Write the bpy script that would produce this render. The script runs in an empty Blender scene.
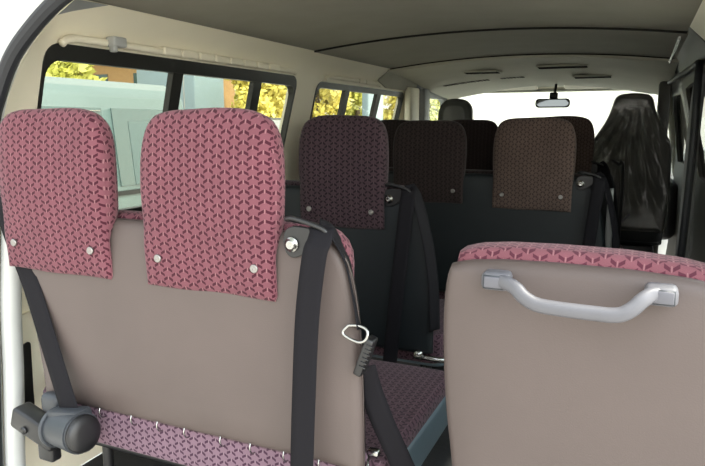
import bpy, bmesh, math, random
from mathutils import Vector, Matrix
from mathutils.geometry import delaunay_2d_cdt
random.seed(7)
PI = math.pi
SC = bpy.context.scene
COL = SC.collection

# ------------------------------------------------------------------ camera, world, sun, exposure
cam_d = bpy.data.cameras.new('camera'); cam = bpy.data.objects.new('camera', cam_d); COL.objects.link(cam)
cam_d.sensor_width = 36.0; cam_d.lens = 36.0 * 640.0 / 705.0
cam_d.clip_start = 0.02; cam_d.clip_end = 200
yaw, pit = math.radians(24.03), math.radians(9.665)
Fw = Vector((-math.sin(yaw) * math.cos(pit), math.cos(yaw) * math.cos(pit), -math.sin(pit)))
Rt = Vector((math.cos(yaw), math.sin(yaw), 0)); Up = Rt.cross(Fw)
cam.matrix_world = Matrix(((Rt.x, Up.x, -Fw.x, 0), (Rt.y, Up.y, -Fw.y, 0), (Rt.z, Up.z, -Fw.z, 1.10), (0, 0, 0, 1)))
SC.camera = cam
SC.view_settings.view_transform = 'Standard'; SC.view_settings.look = 'None'
SC.view_settings.gamma = 1; SC.view_settings.use_curve_mapping = False
SC.view_settings.exposure = 0.7

w = bpy.data.worlds.new('sky'); SC.world = w; w.use_nodes = True
wn = w.node_tree; bg = wn.nodes['Background']
tc = wn.nodes.new('ShaderNodeTexCoord'); sp = wn.nodes.new('ShaderNodeSeparateXYZ'); cr = wn.nodes.new('ShaderNodeValToRGB')
wn.links.new(tc.outputs['Generated'], sp.inputs[0]); wn.links.new(sp.outputs['Z'], cr.inputs[0])
cr.color_ramp.elements[0].position = 0.0; cr.color_ramp.elements[0].color = (1.0, 0.965, 0.86, 1)
cr.color_ramp.elements[1].position = 0.6; cr.color_ramp.elements[1].color = (0.84, 0.92, 1.0, 1)
wn.links.new(cr.outputs[0], bg.inputs['Color']); 
dt = wn.nodes.new('ShaderNodeVectorMath'); dt.operation = 'DOT_PRODUCT'; dt.inputs[1].default_value = Vector((.80, .10, .45)).normalized()
wn.links.new(tc.outputs['Generated'], dt.inputs[0])
mr = wn.nodes.new('ShaderNodeMapRange'); mr.inputs['From Min'].default_value = 0.0; mr.inputs['From Max'].default_value = 1.0
mr.inputs['To Min'].default_value = 1.7; mr.inputs['To Max'].default_value = 5.0; mr.interpolation_type = 'SMOOTHSTEP'   # brighter around the sun
wn.links.new(dt.outputs['Value'], mr.inputs['Value']); wn.links.new(mr.outputs[0], bg.inputs['Strength'])
sun_d = bpy.data.lights.new('sun', 'SUN'); sun = bpy.data.objects.new('sun', sun_d); COL.objects.link(sun)
sun_d.energy = 6.0; sun_d.angle = math.radians(1.5); sun_d.color = (1.0, 0.93, 0.78)
sun.rotation_euler = Vector((-0.50, -0.12, -0.85)).to_track_quat('-Z', 'Y').to_euler()   # direction of travel: from high on the right

# ------------------------------------------------------------------ materials
def nodes(name):
    m = bpy.data.materials.new(name); m.use_nodes = True
    return m, m.node_tree, m.node_tree.nodes['Principled BSDF']

def mat(name, col, rough=0.6, metal=0.0, noise=0.0, nscale=8.0, bump=0.0, bscale=200.0, spec=0.5, sheen=0.0, coat=0.0):
    m, t, b = nodes(name)
    b.inputs['Base Color'].default_value = (*col, 1); b.inputs['Roughness'].default_value = rough
    b.inputs['Metallic'].default_value = metal; b.inputs['Specular IOR Level'].default_value = spec
    if sheen: b.inputs['Sheen Weight'].default_value = sheen
    if coat: b.inputs['Coat Weight'].default_value = coat
    tc = t.nodes.new('ShaderNodeTexCoord')
    if noise:
        n = t.nodes.new('ShaderNodeTexNoise'); n.inputs['Scale'].default_value = nscale; n.inputs['Detail'].default_value = 4
        t.links.new(tc.outputs['Object'], n.inputs['Vector'])
        r = t.nodes.new('ShaderNodeMapRange'); r.inputs['From Min'].default_value = .3; r.inputs['From Max'].default_value = .7
        r.inputs['To Min'].default_value = 1 - noise; r.inputs['To Max'].default_value = 1 + noise
        t.links.new(n.outputs['Fac'], r.inputs['Value'])
        mx = t.nodes.new('ShaderNodeVectorMath'); mx.operation = 'SCALE'; mx.inputs[0].default_value = col
        t.links.new(r.outputs[0], mx.inputs['Scale']); t.links.new(mx.outputs[0], b.inputs['Base Color'])
    if bump:
        n2 = t.nodes.new('ShaderNodeTexNoise'); n2.inputs['Scale'].default_value = bscale; n2.inputs['Detail'].default_value = 3
        t.links.new(tc.outputs['Object'], n2.inputs['Vector'])
        bp = t.nodes.new('ShaderNodeBump'); bp.inputs['Strength'].default_value = bump; bp.inputs['Distance'].default_value = .002
        t.links.new(n2.outputs['Fac'], bp.inputs['Height']); t.links.new(bp.outputs[0], b.inputs['Normal'])
    return m

def fabric(name, base, dark, light, pitch=.040, row=.0095, flip=1, contrast=1.0):
    """woven cloth with staggered pairs of slanted leaves and a short pale stem between them (UV in metres)"""
    m, t, b = nodes(name); L = t.links
    def M(op, a, c=None, clamp=False):
        n = t.nodes.new('ShaderNodeMath'); n.operation = op; n.use_clamp = clamp
        for i, v in enumerate((a, c)):
            if v is None: continue
            if isinstance(v, (int, float)): n.inputs[i].default_value = v
            else: L.new(v, n.inputs[i])
        return n.outputs[0]
    uv = t.nodes.new('ShaderNodeUVMap'); uv.uv_map = 'UVMap'
    # a little waviness so that the weave follows the cloth
    nz = t.nodes.new('ShaderNodeTexNoise'); nz.inputs['Scale'].default_value = 9; L.new(uv.outputs[0], nz.inputs['Vector'])
    s = t.nodes.new('ShaderNodeSeparateXYZ'); L.new(uv.outputs[0], s.inputs[0])
    off = M('MULTIPLY', M('SUBTRACT', nz.outputs['Fac'], .5), .012)
    v = M('MULTIPLY', M('ADD', s.outputs['Y'], off), flip / row)
    u = M('DIVIDE', M('ADD', s.outputs['X'], off), pitch)
    fl = M('FLOOR', v); vv = M('SUBTRACT', v, fl); odd = M('MODULO', M('ABSOLUTE', fl), 2.0)
    def motif(k):                                                           # k = 1: the motif of the row below reaches up
        uu = M('SUBTRACT', M('FRACT', M('ADD', M('ADD', u, M('MULTIPLY', odd if k == 0 else M('SUBTRACT', 1.0, odd), .5)), 100.0)), .5)
        vk = M('ADD', vv, float(k)); au = M('ABSOLUTE', uu)
        wv = M('SUBTRACT', vk, M('ADD', M('MULTIPLY', au, 2.3), .05))
        lf = M('MULTIPLY', M('MULTIPLY', M('GREATER_THAN', au, .045), M('LESS_THAN', au, .285)), M('LESS_THAN', M('ABSOLUTE', M('SUBTRACT', wv, .32)), .31))
        st = M('MULTIPLY', M('LESS_THAN', au, .02), M('LESS_THAN', M('ABSOLUTE', M('SUBTRACT', vk, .55)), .45))
        return lf, st
    (l0, s0), (l1, s1) = motif(0), motif(1)
    leaf = M('MAXIMUM', l0, l1); stem = M('MAXIMUM', s0, s1)
    big = t.nodes.new('ShaderNodeTexNoise'); big.inputs['Scale'].default_value = 14; L.new(uv.outputs[0], big.inputs['Vector'])
    fine = t.nodes.new('ShaderNodeTexNoise'); fine.inputs['Scale'].default_value = 900; L.new(uv.outputs[0], fine.inputs['Vector'])
    def mix(f, A, B):
        n = t.nodes.new('ShaderNodeMix'); n.data_type = 'RGBA'
        if isinstance(f, float): n.inputs['Factor'].default_value = f
        else: L.new(f, n.inputs['Factor'])
        for i, c in ((6, A), (7, B)):
            if isinstance(c, tuple): n.inputs[i].default_value = (*c, 1)
            else: L.new(c, n.inputs[i])
        return n.outputs[2]
    c1 = mix(M('MULTIPLY', leaf, contrast), base, dark); c2 = mix(M('MULTIPLY', stem, .45 * contrast), c1, light)
    k = M('ADD', M('MULTIPLY', big.outputs['Fac'], .35), M('ADD', .60, M('MULTIPLY', fine.outputs['Fac'], .45)))
    sc = t.nodes.new('ShaderNodeVectorMath'); sc.operation = 'SCALE'; L.new(c2, sc.inputs[0]); L.new(k, sc.inputs['Scale'])
    L.new(sc.outputs[0], b.inputs['Base Color'])
    b.inputs['Roughness'].default_value = .95; b.inputs['Specular IOR Level'].default_value = .15
    b.inputs['Sheen Weight'].default_value = .08; b.inputs['Sheen Roughness'].default_value = .5
    bp = t.nodes.new('ShaderNodeBump'); bp.inputs['Strength'].default_value = .25; bp.inputs['Distance'].default_value = .001
    L.new(M('ADD', fine.outputs['Fac'], M('MULTIPLY', leaf, -.6)), bp.inputs['Height']); L.new(bp.outputs[0], b.inputs['Normal'])
    return m

def glass(name, tint, gloss=.10):
    m = bpy.data.materials.new(name); m.use_nodes = True; t = m.node_tree; t.nodes.clear()
    o = t.nodes.new('ShaderNodeOutputMaterial'); tr = t.nodes.new('ShaderNodeBsdfTransparent'); tr.inputs[0].default_value = (*tint, 1)
    g = t.nodes.new('ShaderNodeBsdfGlossy'); g.inputs['Roughness'].default_value = .02; g.inputs['Color'].default_value = (1, 1, 1, 1)
    lw = t.nodes.new('ShaderNodeLayerWeight'); lw.inputs['Blend'].default_value = .5
    pw = t.nodes.new('ShaderNodeMath'); pw.operation = 'POWER'; pw.inputs[1].default_value = 5; t.links.new(lw.outputs['Facing'], pw.inputs[0])
    ma = t.nodes.new('ShaderNodeMath'); ma.operation = 'MULTIPLY_ADD'; ma.inputs[1].default_value = .5; ma.inputs[2].default_value = .03; t.links.new(pw.outputs[0], ma.inputs[0])
    mx = t.nodes.new('ShaderNodeMixShader'); t.links.new(ma.outputs[0], mx.inputs[0])
    t.links.new(tr.outputs[0], mx.inputs[1]); t.links.new(g.outputs[0], mx.inputs[2]); t.links.new(mx.outputs[0], o.inputs[0])
    return m

PINK, PDK, PLT = (.128, .047, .060), (.042, .009, .016), (.28, .16, .16)
MT = dict(
    cloth_v=fabric('cloth_pink_up', PINK, PDK, PLT, flip=1),
    cloth_a=fabric('cloth_pink_down', PINK, PDK, PLT, flip=-1),
    cloth_seat=fabric('cloth_cushion_plum', (.075, .042, .055), (.025, .012, .018), (.16, .11, .12), flip=-1),
    cloth_lav_lit=fabric('cloth_lavender_lit', (.14, .088, .115), (.04, .017, .032), (.24, .18, .2), flip=-1),  # same cloth on the cushion back, its different light put into the colour
    cloth_lit=fabric('cloth_pink_lit', (.15, .057, .070), (.068, .018, .029), (.28, .16, .16), flip=1),  # same pink cloth, colour lifted for the light on the single seat
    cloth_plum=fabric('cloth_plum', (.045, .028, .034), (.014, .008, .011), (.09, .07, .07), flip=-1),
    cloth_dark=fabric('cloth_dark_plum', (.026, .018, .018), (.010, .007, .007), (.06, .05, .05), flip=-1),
    cloth_brown_lit=fabric('cloth_brown_lit', (.085, .060, .052), (.036, .024, .021), (.15, .11, .1), pitch=.03, flip=-1),  # right-end covers: light from windscreen and right side put into the colour
    vinyl=mat('taupe_vinyl', (.078, .060, .055), .52, noise=.06, nscale=5, bump=.15, bscale=350, spec=.35),
    vinyl_dk=mat('dark_vinyl', (.009, .012, .014), .5, noise=.1, nscale=5, bump=.15, bscale=350, spec=.3),
    vinyl_ch=mat('charcoal_seat_cloth', (.060, .058, .052), .8, noise=.1),
    vinyl_blue=mat('blue_grey_vinyl', (.07, .10, .12), .55, noise=.1, nscale=6),
    grey_plastic=mat('pale_grey_plastic', (.092, .092, .104), .5, noise=.04, nscale=30),
    grey_dk=mat('charcoal_plastic', (.026, .030, .036), .45, noise=.08, nscale=20),
    belt=mat('belt_webbing', (.0045, .004, .006), .8, bump=.3, bscale=900, spec=.2),
    black=mat('black_plastic', (.006, .006, .007), .4),
    blackmetal=mat('black_metal', (.008, .008, .009), .4, metal=0),
    chrome=mat('chrome', (.34, .34, .33), .22, metal=1),
    snap=mat('snap_metal', (.26, .25, .24), .3, metal=.9),
    rubber=mat('black_rubber', (.007, .008, .011), .6),
    cream=mat('cream_trim', (.86, .80, .64), .55, noise=.03, nscale=3),
    paint=mat('white_paint', (.42, .43, .42), .3, coat=.4, noise=.04, nscale=4),
    greytrim=mat('grey_trim', (.27, .28, .28), .6, noise=.05),
    headliner=mat('grey_headliner', (.27, .255, .215), .9, noise=.05, nscale=6, bump=.2, bscale=300),
    header=mat('front_headliner', (.46, .44, .36), .85, noise=.05, nscale=4),
    seam=mat('dark_seam', (.022, .021, .019), .95, spec=.05),
    frame=mat('window_frame_black', (.009, .009, .008), .45),
    floor=mat('black_floor_mat', (.014, .014, .016), .85, noise=.4, nscale=6, bump=.8, bscale=40),
    dash=mat('dark_dashboard', (.045, .045, .05), .6),
    side_dk=mat('dark_side_trim', (.07, .068, .060), .6),
    glass1=glass('tinted_side_glass', (.76, .765, .70)),
    glass3=glass('privacy_glass', (.11, .11, .105)),
    glass2=glass('clear_front_glass', (.90, .93, .90)),
    mirror=mat('mirror_glass', (.16, .18, .20), .03, metal=1),
    asphalt=mat('pale_paving', (.42, .40, .36), .9, noise=.15, nscale=1.5),
    leaf=mat('yellow_green_leaves', (.46, .46, .10), .6, noise=.35, nscale=1.2),
    leaf2=mat('yellow_leaves', (.60, .52, .12), .6, noise=.3, nscale=1.2),
    bark=mat('bark', (.12, .09, .06), .9),
    bus=mat('pale_teal_paint', (.10, .15, .155), .35, coat=.3),
    bus2=mat('pale_blue_paint', (.20, .27, .31), .4),
    busglass=mat('dark_teal_glass', (.03, .07, .075), .08, spec=.8),
    white_car=mat('white_car_paint', (.36, .37, .36), .3, coat=.4),
    ochre=mat('ochre_wall', (.36, .22, .10), .9, noise=.1),
    seat_refl=mat('seat_reflected_in_glass', (.09, .13, .135), .7),  # tone of a seat reflected in the pane, held in the colour
    bluecl=mat('blue_curtain', (.03, .13, .22), .8), redcl=mat('red_curtain', (.17, .04, .06), .8),
    tile=mat('roof_tile', (.35, .16, .09), .8, noise=.2),
)

# ------------------------------------------------------------------ helpers
def link(name, bm, m, parent=None, smooth=True, uv=False):
    me = bpy.data.meshes.new(name)
    bmesh.ops.recalc_face_normals(bm, faces=bm.faces)
    if uv:
        bm.normal_update(); l = bm.loops.layers.uv.new('UVMap')
        for f in bm.faces:
            n = f.normal; ax = max(range(3), key=lambda i: abs(n[i]) * (1.0, 1.5, 1.0)[i])
            for lp in f.loops:
                c = lp.vert.co
                lp[l].uv = (c.y, c.z) if ax == 0 else ((c.x, c.z) if ax == 1 else (c.x, c.y))
    bm.to_mesh(me); bm.free()
    if smooth:
        for p in me.polygons: p.use_smooth = True
    o = bpy.data.objects.new(name, me); COL.objects.link(o)
    ms = m if isinstance(m, (list, tuple)) else [m]
    for x in ms: me.materials.append(x)
    if parent: o.parent = parent
    return o

def sharp(o, ang=35):
    me = o.data; bm = bmesh.new(); bm.from_mesh(me)
    for e in bm.edges:
        e.smooth = not (len(e.link_faces) == 2 and e.calc_face_angle(0) > math.radians(ang))
    bm.to_mesh(me); bm.free(); return o

def tag(o, label, cat, group=None, kind=None):
    o['label'] = label; o['category'] = cat
    if group: o['group'] = group
    if kind: o['kind'] = kind
    return o

def struct(name, bm, m, smooth=False, parent=None, label=None):
    o = link(name, bm, m, parent, smooth)
    if not parent: o['kind'] = 'structure'
    if smooth: sharp(o)
    return o

def empty(name, loc, label, cat, group=None, kind=None):
    o = bpy.data.objects.new(name, None); COL.objects.link(o); o.location = loc; o.empty_display_size = .05
    tag(o, label, cat, group, kind); bpy.context.view_layer.update()
    return o

def adopt(root):
    """parts are modelled in world coordinates: shift them into the root's frame"""
    loc = root.location.copy()
    for c in root.children:
        c.data.transform(Matrix.Translation(-loc))
        for g in c.children: g.data.transform(Matrix.Translation(-loc))

def box(bm, c, s, bev=0.0, seg=2, rot=None):
    r = bmesh.ops.create_cube(bm, size=1.0); vs = r['verts']
    M = Matrix.Translation(Vector(c)) @ (rot.to_4x4() if rot else Matrix()) @ Matrix.Diagonal((*s, 1))
    bmesh.ops.transform(bm, matrix=M, verts=vs)
    if bev:
        es = list({e for v in vs for e in v.link_edges})
        bmesh.ops.bevel(bm, geom=es, offset=min(bev, min(s) * .49), segments=seg, affect='EDGES', profile=.5)
    return bm

def boxes(*a, **k):
    bm = bmesh.new()
    for x in a: box(bm, *x, **k)
    return bm

def cyl(bm, p0, p1, r0, r1=None, n=20, caps=True):
    p0, p1 = Vector(p0), Vector(p1); r1 = r0 if r1 is None else r1
    d = (p1 - p0).normalized(); a = d.orthogonal().normalized(); b = d.cross(a)
    A = [bm.verts.new(p0 + (a * math.cos(t) + b * math.sin(t)) * r0) for t in [2 * PI * i / n for i in range(n)]]
    B = [bm.verts.new(p1 + (a * math.cos(t) + b * math.sin(t)) * r1) for t in [2 * PI * i / n for i in range(n)]]
    for i in range(n): bm.faces.new((A[i], A[(i + 1) % n], B[(i + 1) % n], B[i]))
    if caps: bm.faces.new(A); bm.faces.new(B)
    return bm

def lathe(bm, base, axis, prof, n=24):
    """prof: list of (distance along axis, radius)"""
    base, d = Vector(base), Vector(axis).normalized(); a = d.orthogonal().normalized(); b = d.cross(a); rings = []
    for h, r in prof:
        rings.append([bm.verts.new(base + d * h + (a * math.cos(2 * PI * i / n) + b * math.sin(2 * PI * i / n)) * max(r, 1e-5)) for i in range(n)])
    for A, B in zip(rings, rings[1:]):
        for i in range(n): bm.faces.new((A[i], A[(i + 1) % n], B[(i + 1) % n], B[i]))
    bm.faces.new(rings[0]); bm.faces.new(rings[-1])
    return bm

def spline(pts, k=6):
    P = [Vector(p) for p in pts]; out = []
    for i in range(len(P) - 1):
        p0 = P[max(i - 1, 0)]; p1 = P[i]; p2 = P[i + 1]; p3 = P[min(i + 2, len(P) - 1)]
        for j in range(k):
            t = j / k
            out.append(.5 * ((2 * p1) + (p2 - p0) * t + (2 * p0 - 5 * p1 + 4 * p2 - p3) * t * t + (3 * p1 - p0 - 3 * p2 + p3) * t ** 3))
    out.append(P[-1]); return out

def tube(bm, pts, r, n=10, k=6, closed=False, squash=None):
    P = spline(list(pts) + ([pts[0]] if closed else []), k)
    if closed: P = P[:-1]
    rings = []; up = None
    for i, p in enumerate(P):
        if closed: d = P[(i + 1) % len(P)] - P[i - 1]
        else: d = P[min(i + 1, len(P) - 1)] - P[max(i - 1, 0)]
        d.normalize()
        if up is None: up = d.orthogonal().normalized()
        up = (up - d * up.dot(d)).normalized(); b = d.cross(up)
        rings.append([bm.verts.new(p + (up * math.cos(2 * PI * j / n) + b * math.sin(2 * PI * j / n)) * r) for j in range(n)])
    R = len(rings)
    for i in range(R if closed else R - 1):
        A, B = rings[i], rings[(i + 1) % R]
        for j in range(n): bm.faces.new((A[j], A[(j + 1) % n], B[(j + 1) % n], B[j]))
    if not closed: bm.faces.new(rings[0]); bm.faces.new(rings[-1])
    return bm

def ribbon(bm, pts, wdir, wid, th=.0016, k=8):
    """webbing: pts centre line, wdir one width direction or one per point"""
    n = len(pts); W = [Vector(wdir)] * n if not isinstance(wdir[0], (tuple, list, Vector)) else [Vector(x) for x in wdir]
    P = spline(pts, k); WW = spline(W, k); rings = []
    for i, p in enumerate(P):
        d = (P[min(i + 1, len(P) - 1)] - P[max(i - 1, 0)]).normalized()
        wv = WW[i]; wv = (wv - d * wv.dot(d)).normalized(); nn = d.cross(wv)
        rings.append([bm.verts.new(p + wv * (sx * wid / 2) + nn * (sz * th / 2)) for sx, sz in ((-1, -1), (-.5, -1.3), (0, -1.4), (.5, -1.3), (1, -1), (1, 1), (.5, .7), (0, .6), (-.5, .7), (-1, 1))])
    for A, B in zip(rings, rings[1:]):
        m = len(A)
        for j in range(m): bm.faces.new((A[j], A[(j + 1) % m], B[(j + 1) % m], B[j]))
    bm.faces.new(rings[0]); bm.faces.new(rings[-1]); return bm

def smooth_outline(pts, n=72, rounds=2):
    """corner-cutting of a closed 2D polygon, then even resampling; a point (x, z, 's') stays sharp-ish"""
    P = [(Vector(p[:2]), len(p) > 2) for p in pts]
    for _ in range(rounds):
        Q = []
        for i in range(len(P)):
            (a, fa), (b, fb), (c, fc) = P[i - 1], P[i], P[(i + 1) % len(P)]
            if fb: Q += [(b + (a - b) * .06, False if _ == rounds - 1 else True), (b + (c - b) * .06, False)] if False else [(b, True)]
            else: Q += [(b + (a - b) * .25, False), (b + (c - b) * .25, False)]
        P = Q
    P = [p for p, _ in P]; L = [0]
    for i in range(len(P)): L.append(L[-1] + (P[(i + 1) % len(P)] - P[i]).length)
    out = []
    for j in range(n):
        s = L[-1] * j / n; i = max(k for k in range(len(P)) if L[k] <= s)
        a, b = P[i], P[(i + 1) % len(P)]; f = (s - L[i]) / max(L[i + 1] - L[i], 1e-9); out.append(a.lerp(b, f))
    return out

def pillow(outline, y0, y1, r, bulge0=0.0, bulge1=0.0, warp=None, seg=4):
    """padded slab in the XZ plane between y0 (towards the camera) and y1, edges rounded by r"""
    n = len(outline); c = sum(outline, Vector((0, 0))) / n
    area = sum(outline[i].x * outline[(i + 1) % n].y - outline[(i + 1) % n].x * outline[i].y for i in range(n))
    sg = 1 if area > 0 else -1
    nor = []
    for i in range(n):
        d = (outline[(i + 1) % n] - outline[i - 1]).normalized(); nor.append(Vector((-d.y, d.x)) * sg)
    nor = [sum((nor[(i + k) % n] for k in (-3, -2, -1, 0, 1, 2, 3)), Vector((0, 0))) / 7 for i in range(n)]
    u0, u1 = min(p.x for p in outline), max(p.x for p in outline); v0, v1 = min(p.y for p in outline), max(p.y for p in outline)
    def swell(p):
        u = 2 * (p[0] - u0) / (u1 - u0) - 1; v = 2 * (p[2] - v0) / (v1 - v0) - 1
        return max(0, 1 - u ** 4) * max(0, 1 - v ** 4)
    def ring(off, y, s=1.0, bl=0.0):
        rr = ring0(off, y, s)
        return [(p[0], p[1] + bl * swell(p) * (1 if s < 1 or bl else 0), p[2]) for p in rr]
    def ring0(off, y, s=1.0):
        rr = []
        for i in range(n):
            p = outline[i] + nor[i] * off; p = c + (p - c) * s; rr.append((p.x, y, p.y))
        return rr
    rings = []
    for s in (0.02, .2, .4, .6, .78, .93): rings.append(ring(r, y0, s, -bulge0))
    for k in range(seg + 1):
        a = PI / 2 * k / seg; rings.append(ring(r * (1 - math.sin(a)), y0 + r * (1 - math.cos(a))))
    for k in range(seg + 1):
        a = PI / 2 * (1 - k / seg); rings.append(ring(r * (1 - math.sin(a)), y1 - r * (1 - math.cos(a))))
    for s in (.93, .78, .55, .3, .02): rings.append(ring(r, y1, s, bulge1))
    bm = bmesh.new(); V = []
    for R in rings:
        V.append([bm.verts.new(warp(Vector(p)) if warp else p) for p in R])
    for A, B in zip(V, V[1:]):
        for i in range(n):
            bm.faces.new((A[i], A[(i + 1) % n], B[(i + 1) % n], B[i]))
    bm.faces.new(V[0]); bm.faces.new(V[-1])
    return bm

def rrect(a0, a1, b0, b1, r, n=6, skew=0.0):
    pts = []
    for (cx, cy, s) in ((a1 - r, b1 - r, 0), (a0 + r, b1 - r, 1), (a0 + r, b0 + r, 2), (a1 - r, b0 + r, 3)):
        for k in range(n + 1):
            t = PI / 2 * (s + k / n); x = cx + r * math.cos(t); y = cy + r * math.sin(t); pts.append((x + skew * (y - b0), y))
    return pts

def sheet(outline, holes, mapf, th, step=.05, closed=True):
    """a panel in a 2D parameter plane with holes, mapped to 3D by mapf(u, v) -> (point, outward unit vector)"""
    pts = []; faces = []
    def add(loop, dens):
        i0 = len(pts); L = []
        for i in range(len(loop)):
            a, b = Vector(loop[i]), Vector(loop[(i + 1) % len(loop)]); k = max(1, int((b - a).length / dens))
            for j in range(k): L.append(a.lerp(b, j / k))
        pts.extend(L); return [(i0 + i, i0 + (i + 1) % len(L)) for i in range(len(L))], L
    E = []; loops = []
    e, lo = add(outline, step); E += e; loops.append(lo)
    for h in holes:
        e, l2 = add(h, step); E += e; loops.append(l2)
    def inside(p, loop):
        c = False
        for i in range(len(loop)):
            a, b = loop[i], loop[i - 1]
            if (a.y > p.y) != (b.y > p.y) and p.x < (b.x - a.x) * (p.y - a.y) / (b.y - a.y) + a.x: c = not c
        return c
    xs = [p.x for p in lo]; ys = [p.y for p in lo]
    x = min(xs) + step / 2
    while x < max(xs):
        y = min(ys) + step / 2
        while y < max(ys):
            p = Vector((x, y))
            if inside(p, loops[0]) and not any(inside(p, h) for h in loops[1:]): pts.append(p)
            y += step
        x += step
    vs, es, fs, *_ = delaunay_2d_cdt(pts, E, [], 0, 1e-5)
    bm = bmesh.new(); IN = []; OUT = []
    for v in vs:
        p, nn = mapf(v.x, v.y); IN.append(bm.verts.new(p)); OUT.append(bm.verts.new(Vector(p) + Vector(nn) * th))
    keep = []; cnt = {}
    for f in fs:
        c = sum((vs[i] for i in f), Vector((0, 0))) / len(f)
        if inside(c, loops[0]) and not any(inside(c, h) for h in loops[1:]):
            keep.append(f)
            for i in range(len(f)): cnt.setdefault(tuple(sorted((f[i], f[(i + 1) % len(f)]))), []).append((f[i], f[(i + 1) % len(f)]))
    for f in keep:
        bm.faces.new([IN[i] for i in f]); bm.faces.new([OUT[i] for i in reversed(f)])
    for k, v in cnt.items():
        if len(v) == 1:
            a, b = v[0]; bm.faces.new((IN[b], IN[a], OUT[a], OUT[b]))
    for v in [v for v in bm.verts if not v.link_faces]: bm.verts.remove(v)
    return bm

def ss(t): t = max(0., min(1., t)); return t * t * (3 - 2 * t)
def lerp_tab(tab, z):
    if z <= tab[0][0]: return tab[0][1]
    for (a, xa), (b, xb) in zip(tab, tab[1:]):
        if z <= b: return xa + (xb - xa) * (z - a) / (b - a)
    return tab[-1][1]

# ------------------------------------------------------------------ van shell
XC = -.645                                                       # centre line of the van
SEAL0 = [(0.0, -1.27), (.34, -1.262), (.62, -1.235), (.73, -1.228), (.95, -1.192), (1.09, -1.172), (1.15, -1.146), (1.22, -1.10), (1.27, -1.043), (1.32, -.962), (1.355, -.86), (1.375, -.75)]
YS = 1.12                                                        # plane of the rear opening
SEAL = [(max(0, 1.1 + (z - 1.1) * YS / .9), x * YS / .9) for z, x in SEAL0]
SEAL = [(0, SEAL[1][1])] + [p for p in SEAL[1:] if p[0] > .02]
def wallx(z):                                                    # half shape of the left wall, inner face
    return lerp_tab([(0, -1.60), (.3, -1.625), (.8, -1.61), (1.0, -1.575), (1.31, -1.5), (1.345, -1.492), (1.38, -1.478), (1.41, -1.452), (1.437, -1.42)], z)
def left_map(y, z):
    x = wallx(z)
    if y < 1.34:
        s = ss((1.34 - y) / .44) ** 1.1
        x = x + (lerp_tab(SEAL, z) - x) * s * 2.0 if y > YS + .001 and s < .5 else lerp_tab(SEAL, z)
    return Vector((x, y, z)), Vector((-1, 0, 0))
def right_map(y, z):
    p, n = left_map(max(y, 1.4), z); p.y = y; return Vector((2 * XC - p.x, p.y, p.z)), Vector((1, 0, 0))
def ceilz(x, y):
    c = 1.437 + .052 * (1 - min(1, ((x - XC) / .78) ** 2))
    if y > 3.75:
        t = (y - 3.75) / 1.45; c -= .012 + .085 * ss(t) + .03 * t * ((x - XC) / .78) ** 2
    return c

W1 = rrect(1.285, 2.71, .78, 1.322, .055, skew=.03)
W2 = rrect(2.93, 4.235, .78, 1.312, .05)
Y0, Y1 = YS, 4.42
wall_outline = [(Y0, 0), (Y1, 0), (Y1, 1.437), (Y0, 1.437)]
struct('wall_left', sheet(wall_outline, [W1, W2], left_map, .045), MT['cream'], smooth=True)
W3 = rrect(1.29, 2.45, .80, 1.312, .05)
struct('wall_right', sheet([(Y0, 0), (2.62, 0), (2.62, 1.437), (Y0, 1.437)], [W3], right_map, .045), MT['cream'], smooth=True)

def ceiling_sheet(ya, yb, dz=0.0):
    def mp(x, y): return Vector((x, y, ceilz(x, y) + dz)), Vector((0, 0, 1))
    return sheet([(-1.44, ya), (.15, ya), (.15, yb), (-1.44, yb)], [], mp, .05, step=.08)
struct('ceiling', ceiling_sheet(YS, 2.75), MT['headliner'], smooth=True)
struct('ceiling', ceiling_sheet(2.755, 3.745, -.006), MT['headliner'], smooth=True)
struct('ceiling', ceiling_sheet(3.752, 5.22, -.012), MT['header'], smooth=True)
for i, (ys, dz) in enumerate(((2.75, .0), (3.75, -.004))):       # seams across the headliner
    bm = bmesh.new(); tube(bm, [(x, ys, ceilz(x, ys) + dz - .004) for x in [-1.42 + 1.55 * k / 14 for k in range(15)]], .0045, n=8, k=2)
    struct('trim_%d' % (i + 1), bm, MT['seam'], smooth=True)
# grey triangular liner end in the rear corner
bm = sheet([(1.125, 1.295), (1.22, 1.355), (1.36, 1.405), (1.46, 1.434), (1.30, 1.430), (1.19, 1.39), (1.125, 1.345)], [], lambda y, z: (left_map(y, z)[0] + Vector((.012, 0, 0)), Vector((-1, 0, 0))), .01, step=.02)
struct('trim_3', bm, MT['greytrim'], smooth=True)

# roof skin and outer body so that the sky does not leak in
def roof_map(x, y): return Vector((x, y, ceilz(x, y) + .10)), Vector((0, 0, 1))
struct('trim_4', sheet([(-1.56, 1.12), (.27, 1.12), (.27, 5.25), (-1.56, 5.25)], [], roof_map, .02, step=.2), MT['paint'], smooth=True)
for sgn, nm in ((-1, 5), (1, 6)):
    bm = bmesh.new(); x = XC + sgn * .90
    box(bm, (x, 3.2, 1.445), (.03, 4.1, .23)); struct('trim_%d' % nm, bm, MT['paint'])

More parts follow.
